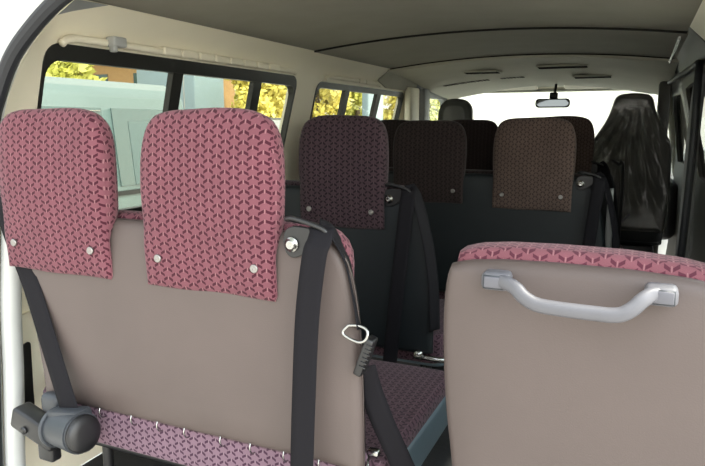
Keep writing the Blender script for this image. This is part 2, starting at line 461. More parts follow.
# rear opening: painted ring outside the black rubber seal
def rear_ring():
    L = [(x, z) for z, x in SEAL]; R = [(.02, 1.462), (.10, 1.445), (.16, 1.40), (.20, 1.30), (.205, .6), (.205, 0)]
    inner = L + [(XC - .02, 1.474), (XC + .2, 1.474)] + R
    outer = [(-1.75, 0), (-1.73, 1.2), (-1.62, 1.45), (-1.40, 1.60), (.06, 1.60), (.23, 1.48), (.33, 1.2), (.33, 0)]
    return inner, outer
inner, outer = rear_ring()
poly = [Vector(p) for p in outer] + [Vector(p) for p in reversed(inner)]
poly = [tuple(p) for p in poly]
struct('wall_rear', sheet(poly, [], lambda x, z: (Vector((x, YS, z)), Vector((0, -1, 0))), .03, step=.06), MT['paint'])
bm = bmesh.new(); tube(bm, [(x + .004, YS - .03, z) for x, z in inner], .0185, n=10, k=4)
sl = struct('trim_7', bm, MT['rubber'], smooth=True)
bm = bmesh.new(); tube(bm, [(lerp_tab(SEAL, z) + .030, YS + .012, z) for z in (0, .15, .3, .45, .6, .75, .9, 1.0)], .026, n=12, k=4)
struct('trim_24', bm, MT['paint'], smooth=True)
bm = bmesh.new(); box(bm, (XC, YS - .03, -.02), (1.6, .08, .03), bev=.01); struct('trim_8', bm, MT['rubber'])

# floor
bm = bmesh.new(); box(bm, (XC, 3.10, -.02), (1.90, 4.5, .04)); struct('floor', bm, MT['floor'])
bm = bmesh.new(); box(bm, (XC, 4.95, .06), (1.6, .7, .2), bev=.03); struct('trim_9', bm, MT['floor'])

# open tailgate above the camera, out of view, added to shade the rear opening
TG = bpy.data.objects.new('door_4', None); COL.objects.link(TG); TG['kind'] = 'structure'
bm = sheet([(-1.55, 0), (.22, 0), (.16, 1.15), (-1.49, 1.15)], [rrect(-1.40, .08, .30, .85, .06)], lambda x, v: (Vector((x, 1.10 - v * .93, 1.63 + v * .42 - .05 * v * v)), Vector((0, .4, .9)).normalized()), .05, step=.12)
link('door_shell', bm, MT['paint'], TG, False)
bm = sheet(rrect(-1.40, .08, .30, .85, .06), [], lambda x, v: (Vector((x, 1.11 - v * .93, 1.65 + v * .42 - .05 * v * v)), Vector((0, .4, .9)).normalized()), .006, step=.2)
link('window_pane', bm, MT['glass1'], TG, False)

# windows -----------------------------------------------------------------
def window(name, hole, y0, y1, z0, z1, bars, mp, side, top=.045, glassmat='glass1'):
    t = bpy.data.objects.new(name, None); COL.objects.link(t); t['kind'] = 'structure'
    ym, zm = (y0 + y1) / 2, (z0 + z1) / 2
    inn = [(ym + (y - ym) * (1 - .022 / (y1 - y0)), z - (top if z > zm else -.03)) for y, z in hole]
    off = lambda d: (lambda y, z: (mp(y, z)[0] + Vector((side * d, 0, 0)), Vector((side, 0, 0))))
    bm = sheet(hole, [inn], off(-.004), .03, step=.05); link('window_frame', bm, MT['frame'], t, False)
    for ya, yb in bars:
        bm = sheet([(ya, z0 + .005), (yb, z0 + .005), (yb, z1 - .01), (ya, z1 - .01)], [], off(.0), .024, step=.06); link('window_bar', bm, MT['frame'], t, False)
    hs = [(y, z) for y, z in hole]
    bm = sheet(hs, [], off(.018), .003, step=.3); link('window_pane', bm, MT[glassmat], t, False)
    return t
window('window_1', W1, 1.285, 2.72, .78, 1.322, [(1.845, 1.90), (2.365, 2.425)], left_map, -1)
window('window_2', W2, 2.93, 4.235, .78, 1.312, [(3.29, 3.345), (3.76, 3.82)], left_map, -1, top=.03)
window('window_3', W3, 1.29, 2.45, .80, 1.312, [(1.85, 1.92)], right_map, 1, glassmat='glass2')  # window_3 is out of view, put in to light the left wall

# curtain rails above the side windows
def rail(ya, yb, z, label, segs, clip):
    t = empty('curtain_rail', (-1.47, ya, z), label, 'curtain rail')
    bm = bmesh.new(); tube(bm, [(-1.474, ya, z - .02), (-1.474, ya + .03, z - .004), (-1.474, ya + .12, z), (-1.474, (ya + yb) / 2, z), (-1.474, yb - .08, z), (-1.474, yb, z - .006)], .011, n=10)
    link('rail', bm, MT['cream'], t)
    for k in range(segs):
        y = ya + .45 + k * .095
        bm = bmesh.new(); box(bm, (-1.472, y, z + .002), (.03, .086, .026), bev=.006); link('cover_strip', bm, MT['cream'], t)
    if clip:
        bm = bmesh.new(); box(bm, (-1.458, clip, z + .004), (.035, .055, .030), bev=.006); link('clip', bm, MT['paint'], t)
        # small side hook
        bm = bmesh.new(); box(bm, (-1.452, clip - .02, z - .016), (.02, .018, .022), bev=.004); link('hook', bm, MT['paint'], t)
    adopt(t)
rail(1.34, 2.66, 1.338, 'cream curtain rail with a pale clip above the rear side window', 8, 1.53)
rail(2.97, 3.72, 1.338, 'short cream curtain rail above the side window further forward', 2, None)

# cove panel of the forward bay ends in a point over the second window
bm = sheet([(3.70, 1.36), (3.78, 1.437), (4.42, 1.437), (4.42, 1.325), (3.86, 1.325)], [], lambda y, z: (left_map(y, z)[0] + Vector((.010, 0, 0)), Vector((-1, 0, 0))), .012, step=.05)
struct('trim_10', bm, MT['header'], smooth=True)
# slot and pale panel low in the left rear corner
bm = sheet(rrect(1.15, 1.32, .22, .56, .02), [], lambda y, z: (left_map(y, z)[0] + Vector((.012, 0, 0)), Vector((-1, 0, 0))), .012, step=.04)
struct('trim_11', bm, MT['cream'], smooth=True)
bm = sheet(rrect(1.165, 1.255, .27, .475, .014), [], lambda y, z: (left_map(y, z)[0] + Vector((.016, 0, 0)), Vector((-1, 0, 0))), .006, step=.03)
struct('trim_12', bm, MT['black'], smooth=True)

# front doors, pillars, windscreen, dashboard ---------------------------------
def front_map(side):
    def mp(y, z):
        x = wallx(z) + max(0, y - 4.9) * .10
        if side > 0: x = 2 * XC - x
        return Vector((x, y, z)), Vector((side, 0, 0))
    return mp
FW = [(4.66, .82), (5.42, .82), (5.40, .95), (5.24, 1.20), (5.18, 1.27), (5.12, 1.295), (4.74, 1.295), (4.69, 1.27), (4.67, 1.2)]
for side, nm in ((-1, 'door_1'), (1, 'door_2')):
    d = struct(nm, sheet([(4.44, .05), (5.62, .05), (5.60, .80), (5.24, 1.33), (5.16, 1.40), (4.44, 1.40)], [FW], front_map(side), .045), MT['greytrim'] if side < 0 else MT['side_dk'], smooth=True)
    f = front_map(side)
    bm = sheet(FW, [], lambda y, z: (f(y, z)[0] + Vector((side * .02, 0, 0)), Vector((side, 0, 0))), .003, step=.3)
    link('window_pane', bm, MT['glass2' if side < 0 else 'glass3'], d, False)
# B pillar covers
bm = bmesh.new(); box(bm, (-1.475, 4.33, .70), (.05, .20, 1.30), bev=.015); struct('trim_13', bm, MT['cream'], smooth=True)
bm = bmesh.new(); box(bm, (-1.455, 4.52, .70), (.07, .13, 1.30), bev=.02); struct('trim_14', bm, MT['greytrim'], smooth=True)
# A pillars
for side, nm in ((-1, 15), (1, 16)):
    X = lambda x: x if side < 0 else 2 * XC - x
    bm = bmesh.new(); tube(bm, [(X(-1.575), 5.68, .70), (X(-1.52), 5.45, 1.0), (X(-1.46), 5.25, 1.28), (X(-1.42), 5.18, 1.38)], .035, n=12)
    struct('trim_%d' % nm, bm, MT['header'], smooth=True)
def ws_map(x, v):                                               # v: 0 at the sill, 1 at the header
    b = ((x - XC) / .8) ** 2
    return Vector((x, 5.72 - .55 * v + .10 * (1 - b), .72 + .64 * v)), Vector((0, 1, .3)).normalized()
wsd = bpy.data.objects.new('window_4', None); COL.objects.link(wsd); wsd['kind'] = 'structure'
bm = sheet([(-1.56, 0), (.27, 0), (.15, 1), (-1.44, 1)], [], ws_map, .004, step=.2); link('window_pane', bm, MT['glass2'], wsd)
bm = bmesh.new(); box(bm, (XC, 5.33, 1.370), (1.66, .20, .040), bev=.015); struct('trim_17', bm, MT['header'], smooth=True)
bm = bmesh.new(); box(bm, (XC, 5.55, .45), (1.86, .42, .46), bev=.07, seg=4); struct('trim_18', bm, MT['dash'], smooth=True)
bm = bmesh.new(); box(bm, (XC, 5.80, .40), (2.10, .12, .90), bev=.03); struct('wall_front', bm, MT['paint'], smooth=True)

# right side: side door with dark trim, curved rubber seal and pale inner strip
def right_panel(outl, mt, d, th, nm, holes=(), step=.06):
    return struct(nm, sheet(outl, list(holes), lambda y, z: (right_map(y, z)[0] + Vector((-d, 0, 0)), Vector((1, 0, 0))), th, step=step), MT[mt], smooth=True)
DW = rrect(3.05, 4.2, .80, 1.30, .05)
door3 = right_panel([(2.63, .02), (4.42, .02), (4.42, 1.437), (2.63, 1.437)], 'side_dk', 0, .045, 'door_3', [DW])
bm = sheet(DW, [], lambda y, z: (right_map(y, z)[0] + Vector((.02, 0, 0)), Vector((1, 0, 0))), .003, step=.3); link('window_pane', bm, MT['glass3'], door3, False)
bm = bmesh.new(); tube(bm, [(.135, 4.35, 1.345), (.185, 3.3, 1.345), (.185, 2.86, 1.33), (.178, 2.74, 1.27), (.178, 2.70, 1.0), (.172, 2.72, .6), (.165, 2.82, .36), (.16, 2.95, .2)], .014, n=10)
struct('trim_19', bm, MT['rubber'], smooth=True)
bm = bmesh.new(); tube(bm, [(.205, 2.98, 1.31), (.19, 2.88, 1.15), (.185, 2.84, .95), (.185, 2.85, .75), (.185, 2.90, .55), (.19, 3.0, .42)], .024, n=10)
struct('trim_20', bm, MT['greytrim'], smooth=True)
bm = bmesh.new(); tube(bm, [(.10, 2.60, 1.40), (.102, 2.9, 1.397), (.098, 3.4, 1.385)], .006, n=8)
gl = struct('trim_21', bm, MT['chrome'], smooth=True)
bm = bmesh.new(); box(bm, (.115, 4.52, .72), (.07, .14, 1.28), bev=.02); struct('trim_22', bm, MT['side_dk'], smooth=True)
bm = bmesh.new(); box(bm, (.10, 4.70, .99), (.03, .03, .26), bev=.01); struct('trim_23', bm, MT['greytrim'], smooth=True)

# ------------------------------------------------------------------ overhead vents, visors, mirror
def vent(x0, x1, y, label):
    zc = ceilz((x0 + x1) / 2, y) - .012
    t = empty('overhead_vent', ((x0 + x1) / 2, y, zc), label, 'vent')
    bm = bmesh.new(); box(bm, ((x0 + x1) / 2, y, zc - .003), (x1 - x0 + .02, .15, .010), bev=.003); link('vent_frame', bm, MT['header'], t, False)
    bm = bmesh.new(); box(bm, ((x0 + x1) / 2, y, zc - .008), (x1 - x0, .12, .006), bev=.002); link('slot', bm, MT['seam'], t, False)
    bm = bmesh.new()
    for k in range(3): box(bm, ((x0 + x1) / 2, y - .016 + .016 * k, zc - .0115), (x1 - x0, .003, .003))
    link('louvre', bm, MT['seam'], t, False); adopt(t)
vent(-1.07, -.86, 4.22, 'dark slotted overhead vent on the left of the front headliner')
vent(-.60, -.32, 4.15, 'dark slotted overhead vent right of centre, with a notch at its end')
vent(-.42, -.20, 4.52, 'thin dark overhead slot nearest the right-hand sun visor')
for x0, x1, label in ((-1.30, -.98, 'row of faint dark marks along the front headliner, left group'), (-.90, -.74, 'short row of faint dark marks beside the left overhead vent'),):
    t = empty('printed_marks', ((x0 + x1) / 2, 4.55, ceilz((x0 + x1) / 2, 4.55) - .013), label, 'marks')
    bm = bmesh.new(); x = x0; rr = random.Random(3)
    while x < x1:
        wv = rr.uniform(.006, .02); z = ceilz(x, 4.55) - .0135; box(bm, (x, 4.55, z), (wv, .09, .002)); x += wv + .009
    link('marks', bm, MT['seam'], t, False); adopt(t)
def visor(x0, x1, label):
    t = empty('sun_visor', ((x0 + x1) / 2, 5.0, 1.36), label, 'sun visor', 'sun visors above the windscreen')
    o = [Vector(p) for p in rrect(x0, x1, 0, .17, .03)]
    def warp(p): return Vector((p.x, 5.16 - p.z * .95, 1.366 + (p.y) + .22 * p.z))
    bm = pillow(o, -.011, .011, .009, warp=warp); link('pad', bm, MT['cream'], t)
    bm = bmesh.new(); tube(bm, [(x0 + .03, 5.17, 1.372), (x1 - .03, 5.17, 1.372)], .006); link('hinge_rod', bm, MT['grey_plastic'], t); adopt(t)
visor(-1.28, -.74, 'pale sun visor folded up on the left, over the passenger seat')
visor(-.55, .02, 'pale sun visor folded up on the right, over the wrapped seat')
t = empty('rear_view_mirror', (-.58, 4.75, 1.30), 'black rear view mirror hanging from the windscreen header', 'mirror')
o = [Vector(p) for p in rrect(-.70, -.465, 1.212, 1.276, .026)]
link('housing', pillow(o, 4.735, 4.765, .010), MT['black'], t)
o = [Vector(p) for p in rrect(-.692, -.473, 1.219, 1.269, .022)]
link('mirror_face', pillow(o, 4.731, 4.737, .001), MT['mirror'], t)
bm = bmesh.new(); tube(bm, [(-.58, 4.76, 1.25), (-.58, 4.80, 1.29), (-.58, 4.86, 1.345), (-.58, 4.88, 1.38)], .010); box(bm, (-.58, 4.78, 1.296), (.055, .05, .045), bev=.008)
link('stem', bm, MT['black'], t); adopt(t)

# ------------------------------------------------------------------ seats
def snap(p, parent, r=.0085):
    bm = bmesh.new(); lathe(bm, p, (0, -1, 0), [(-.002, r), (.001, r * 1.05), (.003, r * .95), (.0035, r * .62), (.002, r * .5), (.004, r * .25), (.0045, .0005)], n=20)
    return link('snap_button', bm, MT['snap'], parent)

def headrest(root, cx, yb, zb, wd, ht, cloth, th=.06, snaps=True, lean=0.0):
    """padded rest under a cloth cover that hangs over the top of the backrest"""
    h = wd / 2
    pts = [(-h, 0, 's'), (h, 0, 's'), (h * 1.0, ht * .28, 's'), (h * 1.045, ht * .55), (h * 1.03, ht * .80), (h * .90, ht * .955), (h * .62, ht * 1.0), (h * .2, ht * 1.008),
           (-h * .2, ht * 1.008), (-h * .62, ht * 1.0), (-h * .90, ht * .955), (-h * 1.03, ht * .80), (-h * 1.045, ht * .55), (-h * 1.0, ht * .28, 's')]
    o = smooth_outline([((p[0] + cx), p[1] + zb, *p[2:]) for p in pts], 96, 2)
    def warp(p):
        f = (p.z - zb) / ht; k = .34 + .66 * ss((f - .22) / .20)                 # thin apron below, full pad above
        if f > .82: k *= 1 - .22 * ((f - .82) / .18) ** 2
        y = yb + (p.y) * k - (.010 * math.sin(f * PI)) + .006 * math.sin(p.x * 23 + p.z * 9) * .35
        return Vector((p.x, y + lean * f, p.z + .0012 * math.sin(p.x * 31 + cx)))
    bm = pillow(o, 0, th, .024, .006, .012, warp)
    hr = link('headrest', bm, cloth, root, uv=True)
    bm = bmesh.new()                                                              # side seam of the cover
    for s in (1,):
        for e in range(2):
            pass
    bm.free()
    if snaps:
        for s in (-1, 1): snap((cx + s * h * .74, yb - .0085, zb + ht * (.175 if wd > .317 else .16)), hr)
    return hr

def backrest(root, left, right, top, zb, y, vin, cloth, th=.085, band=.0, ytilt=0.0):
    """left/right: lists of (z, x) edge points from bottom to top"""
    pts = [(left[0][1], zb, 's')] + [(right[0][1], zb, 's')] + [(x, z) for z, x in right[1:]] + [(x, z) for z, x in reversed(left[1:])]
    o = smooth_outline(pts, 110, 2)
    link('back_panel', pillow(o, y, y + th * .5, .022, .010, 0), vin, root)
    k = .012 + band
    mx_ = (left[0][1] + right[0][1]) / 2; hw_ = abs(right[0][1] - mx_)
    pts2 = [(p[0] - (.026 if p[0] > mx_ else -.026) * (1 if p[1] < top - .09 else .25), p[1] + (k if p[1] > top - .06 else (.02 if i < 2 else 0)), *p[2:]) for i, p in enumerate(pts)]
    o = smooth_outline(pts2, 110, 2)
    link('back_cushion', pillow(o, y + th * .30, y + th * 1.25, .026, 0, .02), cloth, root, uv=True)

def cushion(root, x0, x1, y0, y1, z0, z1, cloth, side):
    o = [Vector(p) for p in rrect(x0, x1, y0, y1, .05)]
    def warp(p):
        u = (p.x - (x0 + x1) / 2) / ((x1 - x0) / 2); v = (p.z - (y0 + y1) / 2) / ((y1 - y0) / 2)
        return Vector((p.x, p.z, -p.y + .012 * (1 - u * u) * (1 - v * v) if -p.y > (z0 + z1) / 2 else -p.y))
    link('seat_cushion', pillow(o, -z1, -(z0 + .02), .022, 0, 0, warp), cloth, root, uv=True)
    o = [Vector(p) for p in rrect(x0 - .006, x1 + .006, y0 + .035, y1 + .006, .05)]
    link('seat_side', pillow(o, -(z1 - .03), -z0, .012, 0, 0, warp), side, root)

def legs(root, x0, x1, y0, y1, z):
    for x in (x0 + .1, x1 - .1):
        for y in (y0 + .12, y1 - .12):
            bm = bmesh.new(); tube(bm, [(x, y, z), (x, y, .08), (x, y, 0.001)], .014, n=10); box(bm, (x, y, .006), (.05, .07, .010), bev=.003)
            link('leg', bm, MT['blackmetal'], root)
    bm = bmesh.new(); box(bm, ((x0 + x1) / 2, (y0 + y1) / 2, z), (x1 - x0 - .06, y1 - y0 - .10, .035), bev=.008); link('seat_frame', bm, MT['blackmetal'], root)

def anchor(root, x, y, z, s=1.0):
    """bolted plate with a wire loop that carries the belt over the shoulder of the backrest"""
    o = smooth_outline([(x - .020 * s, z + .012 * s), (x - .012 * s, z - .022 * s), (x + .012 * s, z - .024 * s), (x + .060 * s, z + .012 * s), (x + .060 * s, z + .026 * s), (x - .005 * s, z + .034 * s)], 40, 2)
    pl = link('anchor_plate', pillow(o, y - .006, y + .004, .002), MT['black'], root)
    bm = bmesh.new(); lathe(bm, (x, y - .006, z), (0, -1, 0), [(0, .0125 * s), (.002, .0135 * s), (.004, .0125 * s), (.0045, .0085 * s), (.009, .0080 * s), (.010, .006 * s), (.0085, .003 * s), (.0085, .0005)], n=24)
    link('bolt', bm, MT['chrome'], pl)
    bm = bmesh.new(); tube(bm, [(x - .012 * s, y - .004, z + .042 * s), (x + .005 * s, y - .010, z + .045 * s), (x + .045 * s, y - .012, z + .036 * s), (x + .066 * s, y - .010, z + .026 * s), (x + .070 * s, y - .004, z + .008 * s), (x + .058 * s, y + .012, z + .016 * s), (x + .040 * s, y + .02, z + .030 * s), (x, y + .012, z + .038 * s)], .0045, closed=True)
    link('belt_guide', bm, MT['blackmetal'], pl)
    return pl

# ---- nearest double seat --------------------------------------------------
A = empty('double_seat', (-.9, 1.3, 0), 'taupe backed double seat nearest the camera with two pink patterned headrest covers', 'seat')
YA = 1.05
backrest(A, [(.43, -1.30), (.60, -1.322), (.75, -1.345), (.86, -1.375), (.893, -1.37)],
         [(.43, -.450), (.60, -.452), (.72, -.459), (.80, -.470), (.852, -.486), (.893, -.525), (.896, -.60)], .893, .43, YA, MT['vinyl'], MT['cloth_a'], th=.07)
headrest(A, -1.203, YA - .020, .762, .322, .370, MT['cloth_v'])
headrest(A, -.783, YA - .016, .760, .318, .368, MT['cloth_a'])
cushion(A, -1.40, -.425, 1.10, 1.66, .30, .425, MT['cloth_seat'], MT['vinyl_blue'])
# cloth-covered lower back of the cushion with metal gather clips
o = [Vector(p) for p in rrect(-1.29, -.46, .335, .450, .02)]
lb = link('cushion_back', pillow(o, 1.066, 1.12, .012, .004, 0), MT['cloth_lav_lit'], A, uv=True)
for px in (-1.115, -1.02, -.945, -.87, -.775, -.70, -.62, -.54):
    bm = bmesh.new(); tube(bm, [(px, 1.047, .444), (px + .001, 1.043, .434), (px + .001, 1.050, .420), (px, 1.062, .416)], .0016, n=8); link('gather_clip', bm, MT['chrome'], A)
legs(A, -1.36, -.46, 1.08, 1.64, .30)
# right shoulder belt
anchor(A, -.588, 1.044, .876, 1.12)
bm = bmesh.new(); ribbon(bm, [(-.535, 1.052, .912), (-.522, 1.034, .908), (-.520, 1.018, .890), (-.526, 1.008, .86), (-.538, 1.002, .75), (-.545, .998, .60), (-.552, .998, .44), (-.556, 1.0, .30), (-.556, 1.03, .22)], (1, 0.12, 0), .047)
link('seat_belt', bm, MT['belt'], A)
bm = bmesh.new(); ribbon(bm, [(-.540, 1.058, .914), (-.520, 1.070, .900), (-.492, 1.074, .850), (-.472, 1.066, .785), (-.455, 1.052, .722)],
       [(.3, .95, 0), (-.15, .95, .1), (-.25, 1, 0), (-.3, 1, 0), (-.3, 1, 0)], .047)
bs = link('seat_belt', bm, MT['belt'], A)
# latch plate and stop
bm = bmesh.new(); tube(bm, [(-.470, 1.036, .733), (-.480, 1.032, .720), (-.470, 1.030, .712), (-.447, 1.028, .7065), (-.434, 1.028, .711), (-.429, 1.030, .722), (-.434, 1.034, .731), (-.450, 1.036, .735)], .0028, closed=True); link('latch_loop', bm, MT['chrome'], bs)
R1 = Matrix.Rotation(math.radians(20), 3, 'Y')
bm = bmesh.new(); box(bm, (-.438, 1.042, .677), (.017, .030, .078), bev=.004, rot=R1)
for k in range(6): box(bm, (-.433 + (k - 2) * .0030, 1.027, .677 + (k - 2) * .0085), (.014, .004, .0028), bev=.001, rot=R1)
link('belt_tongue', bm, MT['black'], bs)
bm = bmesh.new(); ribbon(bm, [(-.452, 1.066, .645), (-.445, 1.085, .590), (-.424, 1.10, .52), (-.396, 1.12, .44), (-.372, 1.14, .36), (-.36, 1.16, .25)], [(1, .35, .15)] * 6, .046)
link('seat_belt', bm, MT['belt'], A)
bm = bmesh.new(); tube(bm, [(-.47, 1.14, .435), (-.462, 1.11, .43), (-.455, 1.09, .425), (-.463, 1.08, .41)], .004, n=8); box(bm, (-.452, 1.12, .443), (.025, .018, .014), bev=.004); link('buckle', bm, MT['chrome'], A)
# left belt with its retractor
bm = bmesh.new(); ribbon(bm, [(-1.385, 1.06, .93), (-1.378, 1.048, .895), (-1.350, 1.046, .82), (-1.304, 1.043, .72), (-1.235, 1.025, .58), (-1.168, 1.005, .455), (-1.160, 1.005, .43)], (1, .05, .40), .056)
link('seat_belt', bm, MT['belt'], A)
rt = bmesh.new()
Rr = Matrix.Rotation(math.radians(14), 3, 'Y')
cyl(rt, (-1.208, 1.005, .398), (-1.105, .985, .410), .041, .047, n=28)
box(rt, (-1.166, 1.004, .430), (.105, .05, .045), bev=.012, rot=Matrix.Rotation(math.radians(-9), 3, 'Y'))
bmesh.ops.bevel(rt, geom=[e for e in rt.edges if len(e.link_faces) == 2 and e.calc_face_angle(0) > 1.2], offset=.007, segments=3, affect='EDGES')
ret = sharp(link('belt_retractor', rt, MT['grey_dk'], A), 40)
bm = bmesh.new(); lathe(bm, (-1.106, .985, .410), (.99, -.15, .12), [(-.002, .043), (.006, .042), (.011, .036), (.013, .02), (.013, .0005)], n=28); link('end_cap', bm, MT['black'], ret)
bm = bmesh.new(); box(bm, (-1.29, 1.02, .375), (.14, .05, .055), bev=.008, rot=Matrix.Rotation(math.radians(18), 3, 'Y')); box(bm, (-1.285, 1.04, .33), (.05, .03, .10), bev=.006)
cyl(bm, (-1.31, .99, .372), (-1.31, .996, .372), .009); cyl(bm, (-1.28, 1.018, .34), (-1.28, 1.026, .34), .009); link('retractor_bracket', bm, MT['blackmetal'], A)
bm = bmesh.new(); box(bm, (-1.245, 1.03, .440), (.06, .035, .05), bev=.014, seg=3); link('side_cover', bm, MT['grey_dk'], A)
adopt(A)

# ---- nearest single seat with a grab handle --------------------------------
S = empty('single_seat', (-.1, 1.3, 0), 'taupe backed single seat without headrest, with a grey grab handle, nearest on the right', 'seat')
backrest(S, [(.30, -.262), (.49, -.276), (.60, -.292), (.74, -.300), (.83, -.297), (.877, -.282)], [(.30, .165), (.6, .18), (.8, .18), (.872, .165)], .880, .30, YA, MT['vinyl'], MT['cloth_lit'], th=.105, band=.006)
hb = bmesh.new()
P = spline([(-.195, 1.016, .850), (-.180, 1.006, .850), (-.164, .998, .845), (-.150, .992, .834), (-.130, .989, .825), (-.10, .988, .8225), (-.05, .988, .8215), (-.015, .988, .8225), (.004, .991, .832), (.018, .998, .846), (.030, 1.008, .853), (.044, 1.018, .853)], 5)
rings = []
for i, p in enumerate(P):
    d = (P[min(i + 1, len(P) - 1)] - P[max(i - 1, 0)]).normalized(); yv = Vector((0, 1, 0)); yv = (yv - d * yv.dot(d)).normalized(); zv = d.cross(yv)
    rings.append([hb.verts.new(p + yv * (.009 * math.cos(t)) + zv * (.0115 * (abs(math.sin(t)) ** .7) * (1 if math.sin(t) > 0 else -1))) for t in [2 * PI * k / 16 for k in range(16)]])
for Aa, Bb in zip(rings, rings[1:]):
    for k in range(16): hb.faces.new((Aa[k], Aa[(k + 1) % 16], Bb[(k + 1) % 16], Bb[k]))
hb.faces.new(rings[0]); hb.faces.new(rings[-1])
for x0, x1, z0, z1 in ((-.222, -.176, .834, .864), (.020, .066, .836, .866)):
    box(hb, ((x0 + x1) / 2, 1.026, (z0 + z1) / 2), (x1 - x0, .040, z1 - z0), bev=.009, seg=3)
gh = sharp(link('grab_handle', hb, MT['grey_plastic'], S), 50)
for x0, x1, z0, z1 in ((-.216, -.186, .8395, .8585), (.032, .060, .8415, .8605)):
    bm = bmesh.new(); box(bm, ((x0 + x1) / 2, 1.0062, (z0 + z1) / 2), (x1 - x0 + .003, .001, z1 - z0 + .003)); link('cover_groove', bm, MT['grey_dk'], gh)
    bm = bmesh.new(); box(bm, ((x0 + x1) / 2, 1.0055, (z0 + z1) / 2), (x1 - x0, .004, z1 - z0), bev=.0018); link('screw_cover', bm, mat('screw_cover_grey', (.085, .085, .10), .45), gh)
cushion(S, -.27, .16, 1.12, 1.60, .30, .42, MT['cloth_seat'], MT['vinyl_blue'])
legs(S, -.25, .12, 1.12, 1.58, .30); adopt(S)

# ---- rows further forward ----------------------------------------------------
def far_seat(name, label, y, heads, x0, x1, cloths, top=.893, back='vinyl_dk', belt=True, zb=.36, curve=.03):
    t = empty(name, ((x0 + x1) / 2, y + .25, 0), label, 'seat')
    backrest(t, [(zb, x0 + .06), (.6, x0 + .04), (.75, x0 + .02), (.87, x0), (top, x0 + .02)],
             [(zb, x1 + curve), (.6, x1 + curve), (.77, x1), (.85, x1 - .02), (top - .004, x1 - .065), (top, x1 - .13)], top, zb, y, MT[back], MT[cloths[-1]], th=.08)
    for (cx, zb_, wd, ht), cl in zip(heads, cloths): headrest(t, cx, y - .019, zb_, wd, ht, MT[cl])
    cushion(t, x0, x1 + curve + .02, y + .05, y + .52, .29, .41, MT['cloth_seat'], MT['vinyl_blue'])
    legs(t, x0 + .03, x1, y + .04, y + .52, .29)
    if belt:
        bx = x1 - .115 if belt is True else belt
        anchor(t, bx, y - .006, .866, 1.05)
        bm = bmesh.new(); ribbon(bm, [(bx + .058, y + .004, .905), (bx + .068, y - .020, .890), (bx + .066, y - .030, .85), (bx + .052, y - .036, .70), (bx + .032, y - .038, .5), (bx + .012, y - .03, .30)], (1, .1, 0), .047); link('seat_belt', bm, MT['belt'], t)
        bm = bmesh.new(); ribbon(bm, [(bx + .06, y + .006, .912), (bx + .085, y + .0, .88), (bx + .112, y - .005, .80), (bx + .135, y - .005, .70), (bx + .15, y - .002, .58), (bx + .155, y, .45)], (.45, .9, 0), .047); link('seat_belt', bm, MT['belt'], t)
    return t

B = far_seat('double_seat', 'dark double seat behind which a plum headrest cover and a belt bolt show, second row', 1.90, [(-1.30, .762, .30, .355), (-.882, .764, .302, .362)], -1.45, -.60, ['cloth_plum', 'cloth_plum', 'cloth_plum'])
bm = bmesh.new(); cyl(bm, (-.62, 1.90, .355), (-.50, 1.92, .345), .009); cyl(bm, (-.625, 1.905, .362), (-.600, 1.905, .358), .017); link('pivot_rod', bm, MT['chrome'], B)
for k in range(6):
    bm = bmesh.new(); px = -1.1 + k * .1; tube(bm, [(px, 1.896, .372), (px, 1.892, .362), (px, 1.9, .352)], .0016, n=8); link('gather_clip', bm, MT['chrome'], B)
adopt(B)
Cc = far_seat('bench_seat', 'dark bench seat of the third row with a headrest cover tinted brown for window light on its right end', 2.69, [(-1.26, .76, .30, .35), (-.835, .762, .315, .352), (-.394, .752, .315, .372)], -1.44, -.125, ['cloth_dark', 'cloth_dark', 'cloth_brown_lit', 'cloth_dark'], belt=-.205)
bm = bmesh.new(); o = smooth_outline([(2.74, .42), (3.0, .42), (2.98, .60), (2.84, .80), (2.76, .86), (2.72, .8)], 40, 2)
vs = [[bm.verts.new((xx, p.x, p.y)) for p in o] for xx in (-.105, -.085)]
for i in range(40): bm.faces.new((vs[0][i], vs[0][(i + 1) % 40], vs[1][(i + 1) % 40], vs[1][i]))
bm.faces.new(vs[0]); bm.faces.new(vs[1]); link('side_panel', bm, MT['greytrim'], Cc); adopt(Cc)
D = far_seat('bench_seat', 'dark bench seat of the fourth row, mostly hidden, its belt bolt beside the wrapped seat', 3.50, [(-1.30, .76, .30, .362), (-.855, .76, .31, .362), (-.375, .76, .31, .378)], -1.44, -.10, ['cloth_dark', 'cloth_dark', 'cloth_brown_lit', 'cloth_dark'], belt=-.235)
adopt(D)

# ---- front seats ----------------------------------------------------------------
def body_seat(root, cx, y, hw, zt, mt, head_w, zb=.42, zs=1.0):
    pts = [(cx - hw * .95, .44, 's'), (cx + hw * .95, .44, 's'), (cx + hw * 1.02, .75), (cx + hw, zs - .03), (cx + hw * .86, zs + .035), (cx + head_w * 1.25, zs + .11), (cx + head_w, zt - .09), (cx + head_w * .86, zt - .01), (cx + head_w * .3, zt + .004),
           (cx - head_w * .3, zt + .004), (cx - head_w * .86, zt - .01), (cx - head_w, zt - .09), (cx - head_w * 1.25, zs + .11), (cx - hw * .86, zs + .035), (cx - hw, zs - .03), (cx - hw * 1.02, .75)]
    return smooth_outline(pts, 120, 2)
T = empty('front_seat', (-.05, 4.5, 0), 'dark high-backed front seat still wrapped in clear crinkled plastic', 'seat')
o = body_seat(T, -.055, 4.3, .232, 1.283, None, .122)
link('backrest', pillow(o, 4.30, 4.42, .04, .015, .01, lambda p: Vector((p.x, p.y + .03 * (p.z - .8), p.z))), MT['vinyl_ch'], T)
